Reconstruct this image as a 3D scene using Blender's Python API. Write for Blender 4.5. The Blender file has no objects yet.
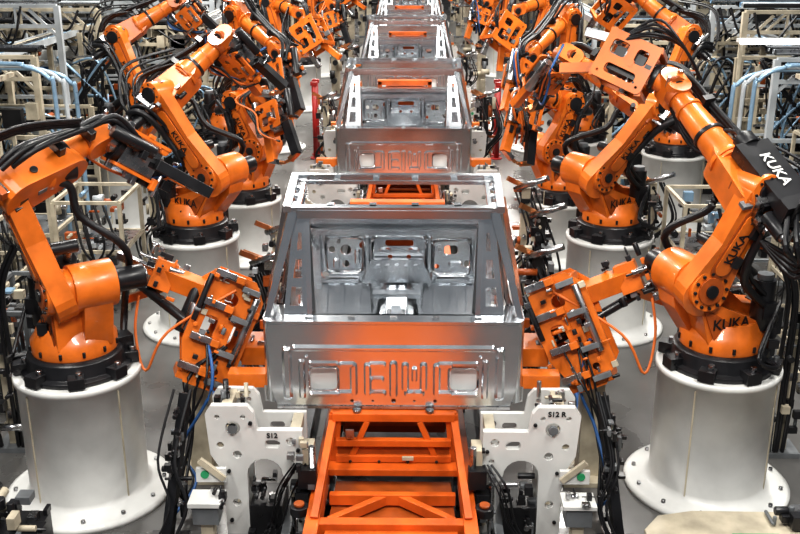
import bpy, math, random
from mathutils import Vector as V, Matrix
random.seed(11)
sc = bpy.context.scene
sc.view_settings.view_transform = 'Standard'
try: sc.view_settings.look = 'Medium High Contrast'
except Exception: pass
Z = V((0,0,1))

# ---------------------------------------------------------------- materials
MATS = {}
def mat(name, col, rough=0.5, metal=0.0, nscale=6.0, namt=0.25, coat=0.0, rvar=0.15, emit=0.0, bump=0.0):
    m = bpy.data.materials.new(name); m.use_nodes = True
    nt = m.node_tree; p = nt.nodes['Principled BSDF']
    tc = nt.nodes.new('ShaderNodeTexCoord')
    n = nt.nodes.new('ShaderNodeTexNoise'); n.inputs['Scale'].default_value = nscale; n.inputs['Detail'].default_value = 6
    nt.links.new(tc.outputs['Object'], n.inputs['Vector'])
    r = nt.nodes.new('ShaderNodeValToRGB')
    r.color_ramp.elements[0].position = 0.3; r.color_ramp.elements[1].position = 0.65
    r.color_ramp.elements[0].color = tuple(c*(1-namt) for c in col)+(1,)
    r.color_ramp.elements[1].color = tuple(col)+(1,)
    nt.links.new(n.outputs['Fac'], r.inputs['Fac'])
    nt.links.new(r.outputs['Color'], p.inputs['Base Color'])
    mr = nt.nodes.new('ShaderNodeMapRange')
    mr.inputs['To Min'].default_value = max(0.03, rough-rvar); mr.inputs['To Max'].default_value = min(1, rough+rvar)
    nt.links.new(n.outputs['Fac'], mr.inputs['Value']); nt.links.new(mr.outputs['Result'], p.inputs['Roughness'])
    p.inputs['Metallic'].default_value = metal
    p.inputs['Coat Weight'].default_value = coat
    if bump:
        bp = nt.nodes.new('ShaderNodeBump'); bp.inputs['Strength'].default_value = bump; bp.inputs['Distance'].default_value = 0.02
        n2 = nt.nodes.new('ShaderNodeTexNoise'); n2.inputs['Scale'].default_value = 3.5
        nt.links.new(tc.outputs['Object'], n2.inputs['Vector'])
        nt.links.new(n2.outputs['Fac'], bp.inputs['Height']); nt.links.new(bp.outputs['Normal'], p.inputs['Normal'])
    if emit:
        p.inputs['Emission Color'].default_value = tuple(col)+(1,); p.inputs['Emission Strength'].default_value = emit
    MATS[name] = m
    return m
mat('orange', (0.72,0.172,0.018), 0.35, 0, 5, 0.38, 0.25)
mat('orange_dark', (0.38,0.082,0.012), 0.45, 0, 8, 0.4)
mat('carrier_orange', (0.70,0.130,0.014), 0.42, 0, 4, 0.50, 0.1)
mat('black', (0.012,0.012,0.014), 0.33, 0, 8, 0.3)
mat('rubber', (0.008,0.008,0.010), 0.42)
mat('galv', (0.74,0.77,0.80), 0.22, 1.0, 2.5, 0.14, 0, 0.08, 0, 0.16)
mat('steel', (0.48,0.48,0.49), 0.28, 1.0, 9, 0.4)
mat('grey', (0.17,0.18,0.19), 0.45, 0.2, 6, 0.4)
mat('cream', (0.52,0.46,0.35), 0.5, 0, 5, 0.45)
mat('white', (0.68,0.68,0.66), 0.42, 0, 3, 0.22, 0.2)
mat('pale', (0.45,0.48,0.50), 0.4, 0, 3, 0.35)
mat('bluegrey', (0.26,0.40,0.54), 0.32, 0.3, 4, 0.3)
mat('blue', (0.03,0.11,0.30), 0.45)
mat('copper', (0.75,0.33,0.15), 0.35, 1.0)
mat('red', (0.34,0.015,0.012), 0.45)
mat('green', (0.02,0.30,0.12), 0.5)
mat('yellow', (0.55,0.38,0.06), 0.5)
mat('lamp', (0.95,0.98,1.0), 0.5, emit=5)
mat('hose_orange', (0.70,0.17,0.03), 0.5)

# ---------------------------------------------------------------- mesh builder
class B:
    def __init__(s): s.v=[]; s.f=[]; s.m=[]; s.s=[]; s.mi={}
    def add(s, vs, fs, m, smooth=False):
        o=len(s.v); s.v += [tuple(p) for p in vs]
        i=s.mi.setdefault(m,len(s.mi))
        for k,f in enumerate(fs):
            s.f.append(tuple(o+a for a in f)); s.m.append(i)
            s.s.append(smooth[k] if isinstance(smooth,list) else smooth)
    def box(s, c, size, m, R=None):
        c=V(c); hx,hy,hz=[a/2 for a in size]
        vs=[V((x,y,z)) for x in(-hx,hx) for y in(-hy,hy) for z in(-hz,hz)]
        if R is not None: vs=[R@p for p in vs]
        s.add([c+p for p in vs], [(0,1,3,2),(4,6,7,5),(0,4,5,1),(2,3,7,6),(0,2,6,4),(1,5,7,3)], m)
    def beam(s,p0,p1,w,h,m,up=Z):
        p0=V(p0);p1=V(p1);a=(p1-p0); L=a.length
        if L<1e-5: return
        a/=L; up=V(up)
        if abs(a.dot(up))>0.98: up=V((0,1,0))
        sd=a.cross(up).normalized(); u=sd.cross(a)
        R=Matrix((a,sd,u)).transposed()
        s.box((p0+p1)/2,(L,w,h),m,R)
    def cyl(s,p0,p1,r,m,r1=None,seg=18):
        p0=V(p0);p1=V(p1); r1=r if r1 is None else r1
        a=(p1-p0).normalized(); t=Z if abs(a.z)<0.9 else V((1,0,0))
        u=a.cross(t).normalized(); w=a.cross(u)
        vs=[];fs=[];sm=[]
        for p,rr in((p0,r),(p1,r1)):
            for i in range(seg):
                an=2*math.pi*i/seg; vs.append(p+u*(rr*math.cos(an))+w*(rr*math.sin(an)))
        for i in range(seg):
            j=(i+1)%seg; fs.append((i,j,seg+j,seg+i)); sm.append(True)
        fs.append(tuple(range(seg-1,-1,-1))); fs.append(tuple(range(seg,2*seg))); sm+=[False,False]
        s.add(vs,fs,m,sm)
    def lathe(s,prof,o,m,axis=Z,seg=32,smooth=True):
        o=V(o);a=V(axis).normalized(); t=Z if abs(a.z)<0.9 else V((1,0,0))
        u=a.cross(t).normalized(); w=a.cross(u); vs=[];fs=[]
        for r,z in prof:
            for i in range(seg):
                an=2*math.pi*i/seg; vs.append(o+a*z+u*(r*math.cos(an))+w*(r*math.sin(an)))
        for k in range(len(prof)-1):
            for i in range(seg):
                j=(i+1)%seg; fs.append((k*seg+i,k*seg+j,(k+1)*seg+j,(k+1)*seg+i))
        n=len(fs); fs.append(tuple(range(seg-1,-1,-1))); fs.append(tuple((len(prof)-1)*seg+i for i in range(seg)))
        s.add(vs,fs,m,[smooth]*n+[False,False])
    def sph(s,c,r,m,seg=14):
        pr=[(max(1e-4,r*math.sin(math.pi*k/10)),-r*math.cos(math.pi*k/10)) for k in range(11)]
        s.lathe(pr,c,m,Z,seg)
    def prism(s,poly,o,u,v,th,m,off=0):
        o=V(o);u=V(u);v=V(v);n=u.cross(v).normalized(); k=len(poly)
        vs=[o+u*x+v*y+n*(off-th/2) for x,y in poly]+[o+u*x+v*y+n*(off+th/2) for x,y in poly]
        fs=[tuple(range(k-1,-1,-1)),tuple(range(k,2*k))]+[(i,(i+1)%k,k+(i+1)%k,k+i) for i in range(k)]
        s.add(vs,fs,m)
    def frust(s,x,z,w,h,d,y0,m,sl=.014,r=None):
        r=min(w,h)*.4 if r is None else r
        o=rrect(x,z,w,h,r); wi=max(w-2*sl,.008); hi=max(h-2*sl,.008); i_=rrect(x,z,wi,hi,min(r,min(wi,hi)*.4)); k=len(o)
        vs=[(a,y0,c) for a,c in o]+[(a,y0-d,c) for a,c in i_]
        s.add(vs,[tuple(range(k,2*k))]+[(i,(i+1)%k,k+(i+1)%k,k+i) for i in range(k)],m)
    def link(s,p0,p1,r0,r1,n,th,off,m,seg=10,waist=None):
        p0=V(p0);p1=V(p1);a=(p1-p0);L=a.length;a/=L;n=V(n);n=(n-a*n.dot(a)).normalized();v=n.cross(a)
        poly=[]
        for i in range(seg+1):
            an=math.pi/2+math.pi*i/seg; poly.append((r0*math.cos(an),r0*math.sin(an)))
        if waist: poly.append((L*0.5,-waist))
        for i in range(seg+1):
            an=-math.pi/2+math.pi*i/seg; poly.append((L+r1*math.cos(an),r1*math.sin(an)))
        if waist: poly.append((L*0.5,waist))
        s.prism(poly,p0,a,v,th,m,off)
    def tube(s,pts,r,m,seg=7,sub=6,closed=False):
        P=[V(p) for p in pts]; q=[]
        n=len(P)
        if n>2 and sub>1:
            for i in range(n if closed else n-1):
                if closed: a,b,c,d=P[i-1],P[i],P[(i+1)%n],P[(i+2)%n]
                else: a,b,c,d=P[max(i-1,0)],P[i],P[i+1],P[min(i+2,n-1)]
                for k in range(sub):
                    t=k/sub
                    q.append(0.5*((2*b)+(c-a)*t+(2*a-5*b+4*c-d)*t*t+(3*b-a-3*c+d)*t**3))
            if not closed: q.append(P[-1])
        else: q=P
        vs=[];fs=[];N=len(q)
        up=V((0.3,0.2,1)).normalized()
        for i,p in enumerate(q):
            if closed: d=(q[(i+1)%N]-q[i-1])
            else: d=q[min(i+1,N-1)]-q[max(i-1,0)]
            d=d.normalized() if d.length>1e-6 else Z
            w=d.cross(up)
            if w.length<0.1: w=d.cross(V((1,0,0)))
            w.normalize(); u=w.cross(d)
            for k in range(seg):
                an=2*math.pi*k/seg; vs.append(p+w*(r*math.cos(an))+u*(r*math.sin(an)))
        for i in range(N if closed else N-1):
            for k in range(seg):
                l=(k+1)%seg; i2=(i+1)%N; fs.append((i*seg+k,i*seg+l,i2*seg+l,i2*seg+k))
        s.add(vs,fs,m,True)
    def plate(s,outer,holes,o,u,v,th,m):
        cu=bpy.data.curves.new('tmp','CURVE');cu.dimensions='2D';cu.fill_mode='BOTH';cu.extrude=th/2
        for lp in [outer]+holes:
            sp=cu.splines.new('POLY');sp.points.add(len(lp)-1)
            for i,(x,y) in enumerate(lp): sp.points[i].co=(x,y,0,1)
            sp.use_cyclic_u=True
        ob=bpy.data.objects.new('tmp',cu); me=ob.to_mesh()
        o=V(o);u=V(u);v=V(v);n=u.cross(v).normalized()
        s.add([o+u*p.co.x+v*p.co.y+n*p.co.z for p in me.vertices],[tuple(f.vertices) for f in me.polygons],m)
        ob.to_mesh_clear(); bpy.data.objects.remove(ob); bpy.data.curves.remove(cu)
    def greeble(s,c,ext,n,ms,R=None,smin=.03,smax=.14):
        c=V(c)
        for i in range(n):
            p=V([random.uniform(-e/2,e/2) for e in ext])
            if R is not None: p=R@p
            d=[random.uniform(smin,smax) for _ in range(3)]
            m=random.choice(ms)
            if random.random()<.6: s.box(c+p,d,m,R)
            else:
                ax=V(random.choice([(1,0,0),(0,1,0),(0,0,1)]))
                if R is not None: ax=R@ax
                s.cyl(c+p-ax*d[0],c+p+ax*d[0],d[1]*.35,m,seg=12)
    def mesh(s,name,bevel=0):
        me=bpy.data.meshes.new(name); me.from_pydata(s.v,[],s.f)
        for k in s.mi: me.materials.append(MATS[k])
        me.polygons.foreach_set('material_index',s.m); me.polygons.foreach_set('use_smooth',s.s)
        me.update(); me.validate(); return me
    def obj(s,name,bevel=0,loc=(0,0,0),me=None):
        if me is None:
            o=V(loc); s.v=[tuple(V(p)-o) for p in s.v]; me=s.mesh(name)
        ob=bpy.data.objects.new(name,me); ob.location=loc; sc.collection.objects.link(ob)
        if bevel:
            md=ob.modifiers.new('bevel','BEVEL');md.width=bevel;md.segments=2;md.limit_method='ANGLE';md.angle_limit=math.radians(40)
        return ob
def circ(x,y,r,n=18,sx=1): return [(x+sx*r*math.cos(2*math.pi*i/n),y+r*math.sin(2*math.pi*i/n)) for i in range(n)]
def rrect(x,y,w,h,r=.02,n=4):
    pts=[]
    for cx,cy,a0 in((x+w/2-r,y+h/2-r,0),(x-w/2+r,y+h/2-r,90),(x-w/2+r,y-h/2+r,180),(x+w/2-r,y-h/2+r,270)):
        for i in range(n+1):
            a=math.radians(a0+90*i/n); pts.append((cx+r*math.cos(a),cy+r*math.sin(a)))
    return pts
def label(text,loc,xd,nrm,size,m,parent,name='marking'):
    cu=bpy.data.curves.new(name,'FONT');cu.body=text;cu.size=size;cu.extrude=.001;cu.offset=.0015;cu.align_x='CENTER';cu.align_y='CENTER'
    tmp=bpy.data.objects.new('t',cu); dg=bpy.context.evaluated_depsgraph_get()
    me=bpy.data.meshes.new_from_object(tmp); bpy.data.objects.remove(tmp)
    me.materials.clear(); me.materials.append(MATS[m])
    ob=bpy.data.objects.new(name,me); sc.collection.objects.link(ob)
    n=V(nrm).normalized(); x=V(xd); x=(x-n*x.dot(n)).normalized(); y=n.cross(x)
    M=Matrix((x,y,n)).transposed().to_4x4(); M.translation=V(loc)
    ob.parent=parent; ob.matrix_parent_inverse=Matrix.Translation(parent.location).inverted(); ob.matrix_basis=M
    return ob
OCC=[]
def free(x,y,w,d):
    for a,b_,c,e in OCC:
        if abs(x-a)<(w+c)/2 and abs(y-b_)<(d+e)/2: return False
    return True
def take(x,y,w,d): OCC.append((x,y,w,d))

CAM=V((0.13,0,4.0))
# ---------------------------------------------------------------- room
mat('floor_paint',(0.125,0.122,0.118),0.30,0,1.3,0.5,0.1)
mat('wall_panel',(0.20,0.20,0.20),0.6,0,1,0.3)
def room(name,c,size,m):
    q=B(); q.box((0,0,0),size,m); o=q.obj(name); o.location=c; return o
room('floor',(0,27,-.05),(32,62,.1),'floor_paint')
room('wall_back',(0,58.1,4),(32,.2,8),'wall_panel')
room('wall_left',(-16.1,27,4),(.2,62,8),'wall_panel')
room('wall_right',(16.1,27,4),(.2,62,8),'wall_panel')

# ---------------------------------------------------------------- cab body
def cab_mesh():
    b=B(); g='galv'
    out=[(-.84,0),(.84,0),(.88,.12),(.90,.56),(.88,.60),(-.88,.60),(-.90,.56),(-.88,.12)]
    holes=[rrect(-.50,.20,.19,.16,.03),rrect(.50,.20,.19,.16,.03)]
    for x in(-.75,-.66,.66,.75): holes.append(circ(x,.08,.014,10))
    holes+= [circ(-.3,.035,.014,8),circ(.3,.035,.014,8),circ(0,.035,.018,8),circ(-.62,.37,.012,8),circ(.62,.37,.012,8),circ(-.15,.035,.01,8),circ(.15,.035,.01,8)]
    b.plate(out,holes,(0,0,0),(1,0,0),(0,0,1),.012,g)
    b.box((-.5,.05,.2),(.24,.01,.2),'white'); b.box((.5,.05,.2),(.24,.01,.2),'white')
    y0=-.006; D=.032
    for x,z,w,h in[
        (-.285,.20,.055,.25),(-.34,.095,.12,.05),(-.33,.31,.12,.045),
        (-.185,.20,.055,.25),(-.115,.31,.13,.05),(-.115,.20,.10,.05),(-.115,.095,.13,.05),
        (0,.20,.06,.28),
        (.085,.22,.055,.22),(.15,.095,.15,.055),(.215,.22,.055,.22),(.15,.24,.045,.12),
        (.31,.20,.055,.25),(.37,.31,.12,.05),(.37,.095,.12,.05)]:
        b.frust(x,z,w,h,D,y0,g)
    b.frust(0,.43,1.45,.05,.022,y0,g,.018,.02)
    for sx in(-1,1):
        b.frust(sx*.655,.20,.05,.30,.02,y0,g); b.frust(sx*.76,.24,.07,.40,.022,y0,g,.02)
        b.frust(sx*.5,.315,.22,.045,.018,y0,g); b.frust(sx*.5,.085,.22,.04,.018,y0,g)
        b.tube([(x,-.008,z) for x,z in rrect(sx*.5,.20,.21,.18,.03)],.008,g,seg=6,sub=1,closed=True)
    b.beam((-.84,.01,-.012),(.84,.01,-.012),.05,.02,'steel')
    for sx in(-1,1):
        poly=[(sx*(.86+.07*math.sin(math.radians(a))),.07-.075*math.cos(math.radians(a))) for a in range(0,91,15)]
        poly+= [(sx*.93,.34),(sx*.91,.34)]+[(sx*(.85+.065*math.sin(math.radians(a))),.075-.07*math.cos(math.radians(a))) for a in range(90,-1,-15)]
        b.prism(poly,(0,0,.32),(1,0,0),(0,1,0),.60,g)
    b.prism([(-.90,0),(-.93,.06),(-.93,.3),(-.80,.3),(-.78,.13),(.78,.13),(.80,.3),(.93,.3),(.93,.06),(.90,0),(.86,-.012),(-.86,-.012)],(0,0,.615),(1,0,0),(0,1,0),.02,g)
    b.beam((-.78,.12,.58),(.78,.12,.58),.02,.09,g)
    for x in(-.6,-.3,0,.3,.6): b.box((x,.06,.63),(.05,.03,.012),'steel')
    for sx in(-1,1):
        def P(x,y,z): return (sx*x,y,z)
        b.add([P(.925,.04,.6),P(.925,.12,.6),P(.76,.32,1.33),P(.74,.24,1.33),P(.885,.05,.6),P(.885,.12,.6),P(.70,.32,1.31),P(.68,.25,1.31)],
              [(0,1,2,3),(7,6,5,4),(0,3,7,4),(1,5,6,2),(3,2,6,7),(0,4,5,1)],g)
        vv=V((0,.17,.70)).normalized()
        sl=[[(.655,.06),(.745,.06),(.73,.19),(.655,.19)],[(.655,.25),(.72,.25),(.70,.38),(.655,.38)],[(.655,.44),(.69,.44),(.68,.56),(.655,.56)]]
        b.plate([(sx*x,z) for x,z in[(.60,-.02),(.79,-.02),(.71,.70),(.62,.72)]],[[(sx*x,z) for x,z in q] for q in sl],(0,.13,.62),(1,0,0),vv,.012,g)
        b.beam(P(.60,.12,.60),P(.62,.29,1.30),.035,.05,g)
        b.add([P(.60,.13,.62),P(.56,.16,.62),P(.60,.29,1.28),P(.62,.28,1.28)],[(0,1,2,3)],g)
        b.beam(P(.915,.36,.6),P(.77,.54,1.34),.05,.06,g)
        b.beam(P(.84,.34,.62),P(.71,.52,1.32),.02,.03,'steel')
        for t in(.15,.42,.72):
            p=V(P(.905,.22,.62)).lerp(V(P(.74,.42,1.32)),t); b.box(p,(.03,.22,.04),g)
        b.beam(P(.91,.33,.6),P(.90,.33,.03),.06,.07,g); b.beam(P(.84,.30,.6),P(.84,.30,.08),.02,.09,g)
        b.beam(P(.75,.22,1.34),P(.78,1.02,1.375),.055,.045,g); b.beam(P(.675,.24,1.335),P(.70,1.0,1.365),.03,.03,g)
        for t in(.15,.4,.65,.9): b.box(V(P(.71,.24,1.335)).lerp(V(P(.74,1.0,1.368)),t),(.07,.06,.02),g)
        b.beam(P(.77,.98,1.37),P(.89,1.62,.90),.05,.07,g); b.beam(P(.70,.99,1.35),P(.82,1.60,.90),.03,.04,'steel')
        b.beam(P(.88,1.62,.90),P(.89,1.56,.05),.07,.14,g)
        b.beam(P(.88,.05,.06),P(.87,1.62,.06),.12,.12,g)
        b.beam(P(.78,.10,.10),P(.78,1.55,.10),.03,.06,g)
        b.beam(P(.76,1.60,.88),P(.72,1.3,.60),.03,.05,'steel')
        b.prism([(sx*.84,.2),(sx*.84,.85),(sx*.66,.8),(sx*.64,.2)],(0,1.50,0),(1,0,0),(0,0,1),.03,g)
        for z in(.3,.45,.6): b.box(P(.84,1.45,z),(.05,.06,.05),'steel')
        b.greeble(P(.74,.22,.15),(.12,.2,.16),5,['galv','steel'],smin=.03,smax=.09)
    b.beam((-.75,.26,1.34),(.75,.26,1.34),.075,.025,g); b.beam((-.68,.225,1.305),(.68,.225,1.305),.02,.055,g)
    b.beam((-.68,.36,1.32),(.68,.36,1.32),.03,.025,g)
    b.beam((-.78,1.0,1.378),(.78,1.0,1.378),.06,.03,g); b.beam((-.72,.86,1.365),(.72,.86,1.365),.03,.025,g)
    b.beam((-.74,1.05,1.34),(.74,1.05,1.34),.02,.07,g)
    for x in(-.45,-.15,.15,.45): b.box((x,.31,1.345),(.05,.10,.015),g); b.box((x,.92,1.37),(.05,.12,.02),g)
    b.box((0,.8,.04),(1.7,1.5,.02),g)
    for x in(-.62,-.5,-.38,-.26,.26,.38,.5,.62): b.box((x,.75,.06),(.035,1.1,.025),g)
    tp=[(-.19,0),(-.15,.16),(-.09,.24),(.09,.24),(.15,.16),(.19,0)]
    vs=[(x*(1-.25*(1-t)),.25+1.3*t,.05+z*(.55+.75*t)) for t in(0,.35,.7,1) for x,z in tp]
    fs=[(k*6+i,k*6+i+1,(k+1)*6+i+1,(k+1)*6+i) for k in range(3) for i in range(5)]; fs.append((0,1,2,3,4,5))
    b.add(vs,fs,g); 
    b.box((0,.95,.285),(.15,.34,.02),'steel'); b.box((0,1.0,.30),(.08,.2,.02),g); b.cyl((0,.72,.23),(0,.72,.27),.05,'black')
    for sx in(-1,1):
        b.box((sx*.5,.62,.12),(.6,.08,.12),g); b.box((sx*.5,.25,.12),(.6,.08,.12),g)
        b.frust(sx*.5,.12,.4,.06,.02,.58,g)
    hl=[circ(-.44,.62,.045),circ(-.56,.62,.028),circ(-.44,.50,.03),circ(-.30,.66,.025),
        rrect(.02,.68,.24,.05,.02),circ(-.06,.56,.02,10),circ(.10,.56,.02,10),rrect(.46,.62,.12,.08,.03),circ(.60,.5,.03),circ(.34,.48,.02,10),circ(-.62,.40,.03,12)]
    b.plate([(-.82,.02),(.82,.02),(.82,.82),(.6,.86),(-.6,.86),(-.82,.82)],hl,(0,1.56,0),(1,0,0),(0,0,1),.015,g)
    b.beam((-.82,1.58,.88),(.82,1.58,.88),.16,.04,g); b.beam((-.78,1.46,.80),(.78,1.46,.80),.02,.05,g)
    for pts in [rrect(-.45,.58,.32,.30,.05),rrect(.47,.56,.32,.30,.05),rrect(.02,.60,.46,.28,.05)]:
        b.tube([(x,1.545,z) for x,z in pts],.014,g,seg=6,sub=1,closed=True)
    for x,z,w,h in[(-.70,.58,.06,.34),(-.255,.50,.05,.5),(.275,.50,.05,.5),(.72,.58,.06,.34),(-.5,.36,.36,.06),(.5,.36,.36,.06),(-.5,.25,.4,.05),(.5,.25,.4,.05),(-.36,.76,.07,.05),(.36,.76,.07,.05),(0,.42,.18,.07),(-.1,.62,.1,.05),(.14,.62,.1,.05),(-.52,.5,.06,.1),(.5,.5,.12,.06),(-.34,.56,.05,.14)]:
        b.frust(x,z,w,h,.035,1.552,g,.012)
    for x,z in((-.6,.72),(-.5,.70),(.62,.70),(.36,.64),(-.2,.74),(.24,.74)): b.box((x,1.53,z),(.03,.03,.03),'steel')
    b.beam((-.2,1.3,.33),(.2,1.3,.33),.1,.04,g)
    b.prism([(-.3,0),(-.22,.20),(.22,.20),(.3,0)],(0,1.50,.36),(1,0,0),(0,0,1),.06,g)
    for x in(-.16,-.08,0,.08,.16): b.box((x,1.46,.45),(.03,.03,.14),g)
    for sx in(-1,1):
        b.add([(sx*.24,1.54,.34),(sx*.80,1.54,.34),(sx*.80,1.20,.06),(sx*.2,1.20,.06)],[(0,1,2,3)],g)
        for x in(.34,.48,.62): b.beam((sx*x,1.50,.32),(sx*x,1.22,.09),.05,.03,g)
    return b.mesh('truck_cab_body')
CY=[6.22,12.8,19.4,26.0,32.6,39.2,45.8]
cm=cab_mesh()
for y in CY:
    ob=bpy.data.objects.new('truck_cab_body',cm); ob.location=(0,y,.83); ob.scale=(.955,1,1); sc.collection.objects.link(ob)
    md=ob.modifiers.new('bevel','BEVEL');md.width=.006;md.segments=2;md.limit_method='ANGLE';md.angle_limit=math.radians(40)

# ---------------------------------------------------------------- carrier
def carrier_mesh():
    b=B(); o='carrier_orange'
    for sx in(-1,1):
        b.beam((sx*.54,-3.4,.34),(sx*.46,2.0,.34),.09,.14,o)
        b.beam((sx*.44,-.02,.38),(sx*.40,-.02,.78),.09,.07,o)
        b.beam((sx*.44,1.5,.38),(sx*.40,1.5,.80),.09,.07,o)
        b.beam((sx*.40,-.05,.76),(sx*.40,1.55,.76),.07,.08,o)
        b.beam((sx*.49,-.75,.40),(sx*.42,-.05,.72),.05,.06,o)
        b.cyl((sx*.60,-.62,.36),(sx*.60,-.62,.42),.06,'black'); b.cyl((sx*.60,-.62,.42),(sx*.60,-.62,.44),.035,'orange_dark')
        b.beam((sx*.5,-.62,.36),(sx*.60,-.62,.36),.05,.03,'grey')
        b.cyl((sx*.58,-.2,.30),(sx*.58,-.2,.36),.05,'steel')
        for y in(-2.9,-1.2,0,1.2):
            b.cyl((sx*.44,y,.16),(sx*.54,y,.16),.12,'black'); b.box((sx*.49,y,.24),(.14,.16,.10),'grey')
        b.beam((sx*.3,-.06,.44),(sx*.18,-.06,.74),.04,.04,o)
        b.box((sx*.36,1.75,1.35),(.06,.1,.9),o)
        b.box((sx*.36,1.75,.62),(.08,.14,.6),o)
    b.box((0,-.03,.77),(.84,.10,.06),o)
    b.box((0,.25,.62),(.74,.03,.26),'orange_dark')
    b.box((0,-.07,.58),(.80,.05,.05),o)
    b.box((0,-.05,.48),(.78,.02,.14),'orange_dark'); b.box((0,-.07,.455),(.80,.04,.05),o)  # darker panel: shade of the carrier interior put into the colour
    b.box((0,-.12,.40),(.90,.12,.05),o)
    b.prism([(-.47,-3.3),(.47,-3.3),(.42,-.8),(-.42,-.8)],(0,0,.34),(1,0,0),(0,1,0),.03,o)  # solid deck added ahead of the body so the cab panel reflects orange
    b.prism([(-.42,-.72),(.42,-.72),(.40,-.1),(-.40,-.1)],(0,0,.28),(1,0,0),(0,1,0),.02,'orange_dark')
    b.beam((-.5,-.76,.36),(.5,-.76,.36),.08,.08,o); b.beam((-.5,-1.6,.36),(.5,-1.6,.36),.08,.08,o)
    b.beam((-.40,-.7,.345),(-.05,-.42,.345),.05,.07,o); b.beam((.40,-.7,.345),(.05,-.42,.345),.05,.07,o)
    b.beam((-.42,-.42,.35),(.42,-.42,.35),.05,.08,o)
    b.box((0,.7,.36),(.9,.08,.08),o); b.box((0,1.5,.36),(.9,.08,.08),o); b.box((0,.6,.6),(.7,.9,.03),o)
    b.box((0,1.75,1.78),(.78,.10,.07),o); b.box((0,1.75,1.45),(.66,.05,.30),o); b.box((0,1.75,1.05),(.66,.05,.12),o)
    b.box((0,1.95,1.70),(.5,.3,.05),o); b.beam((-.25,1.95,1.7),(-.25,2.1,.4),.06,.06,o); b.beam((.25,1.95,1.7),(.25,2.1,.4),.06,.06,o)
    for x in(-.25,.25): b.cyl((x,-.05,.80),(x,-.05,.825),.03,'steel')
    b.box((-.3,-.10,.66),(.06,.02,.07),'steel'); b.box((.1,-.10,.47),(.08,.02,.03),'cream')
    for x in(-.3,-.1,.1,.3): b.cyl((x,-.09,.44),(x,-.10,.44),.012,'black',seg=8)
    return b.mesh('body_carrier')
km=carrier_mesh()
for y in [-0.4]+CY:  # first carrier is unseen, added for orange reflection in the nearest cab panel
    ob=bpy.data.objects.new('body_carrier',km); ob.location=(0,y,0.0); sc.collection.objects.link(ob)
    md=ob.modifiers.new('bevel','BEVEL');md.width=.006;md.segments=2;md.limit_method='ANGLE'
q=B()
for sx in(-1,1):
    q.box((sx*.49,25,.02),(.1,52,.04),'steel'); q.box((sx*.72,25,.05),(.06,52,.10),'grey')
for i in range(60): q.box((0,4.4+i*.78,.015),(.86,.12,.03),'grey')
q.obj('conveyor_track')

# ---------------------------------------------------------------- pedestals
def pedestal(x,y,h=1.0):
    b=B(); take(x,y,1.3,1.3)
    b.lathe([(.60,0),(.60,.035),(.57,.05),(.46,.06),(.425,.10),(.42,.12),(.42,h-.05),(.44,h-.045),(.44,h-.005),(.43,h)],(x,y,0),'white',seg=48)
    for i in range(12):
        a=2*math.pi*i/12+.2; b.cyl((x+.53*math.cos(a),y+.53*math.sin(a),.04),(x+.53*math.cos(a),y+.53*math.sin(a),.075),.016,'steel',seg=8)
    for a in(-2.2,-.6): 
        b.box((x+.421*math.cos(a),y+.421*math.sin(a),.5),(.010,.010,.86),'cream',Matrix.Rotation(a,3,'Z'))
    return b.obj('robot_pedestal',0,(x,y,0))

# ---------------------------------------------------------------- robots
def frame(a,n):
    a=a.normalized(); n=(n-a*n.dot(a)).normalized(); w=a.cross(n); return Matrix((a,n,w)).transposed()
def tool_gun(b,W,T,n,k=1.0,col='orange'):
    a=(T-W).normalized(); R=frame(a,n); w=R@V((0,0,1)); n=R@V((0,1,0))
    def Q(x,y,z): return W+a*(x*k)+n*(y*k)+w*(z*k)
    b.cyl(Q(0,0,0),Q(.12,0,0),.085*k,'steel'); b.cyl(Q(.10,0,0),Q(.14,0,0),.11*k,'black')
    b.box(Q(.27,0,.04),(.24*k,.20*k,.20*k),'steel',R)
    for y in(.115,-.115):
        b.plate(rrect(.27,.04,.30,.28,.03),[circ(.19,.1,.03),rrect(.32,.08,.10,.08,.02),rrect(.27,-.04,.18,.05,.02)],Q(0,y,0),a*k,w*k,.02*k,col)
    b.box(Q(.2,0,.17),(.12*k,.12*k,.08*k),'steel',R); b.box(Q(.36,0,.16),(.10*k,.16*k,.05*k),'black',R)
    b.beam(Q(.36,0,.15),Q(.72,0,.17),.07*k,.09*k,col,up=w); b.beam(Q(.36,0,-.10),Q(.74,0,-.16),.07*k,.10*k,'black',up=w)
    b.beam(Q(.70,0,.18),Q(.76,0,.06),.05*k,.06*k,'steel',up=n); b.beam(Q(.72,0,-.17),Q(.77,0,-.06),.05*k,.06*k,'copper',up=n)
    b.cyl(Q(.76,0,.06),Q(.775,0,.01),.018*k,'copper',seg=10); b.cyl(Q(.77,0,-.06),Q(.775,0,-.01),.018*k,'copper',seg=10)
    b.cyl(Q(.05,.05,.22),Q(.42,.05,.22),.045*k,'steel'); b.cyl(Q(.0,-.05,-.14),Q(.3,-.05,-.14),.04*k,'black')
    b.greeble(Q(.3,0,.02),(.4*k,.3*k,.36*k),30,['steel','black',col,'black','steel','orange'],R,.02*k,.075*k)
    for i in range(5):
        s=random.uniform(-.1,.1)
        b.tube([Q(-.15,.1*s,.15),Q(.0,.12+s,.24+s),Q(.2,.16,.26-s),Q(.45,.12+s,.1),Q(.55,s,.0)],.011*k,random.choice(['rubber','rubber','rubber','blue','hose_orange']),seg=6)
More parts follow.
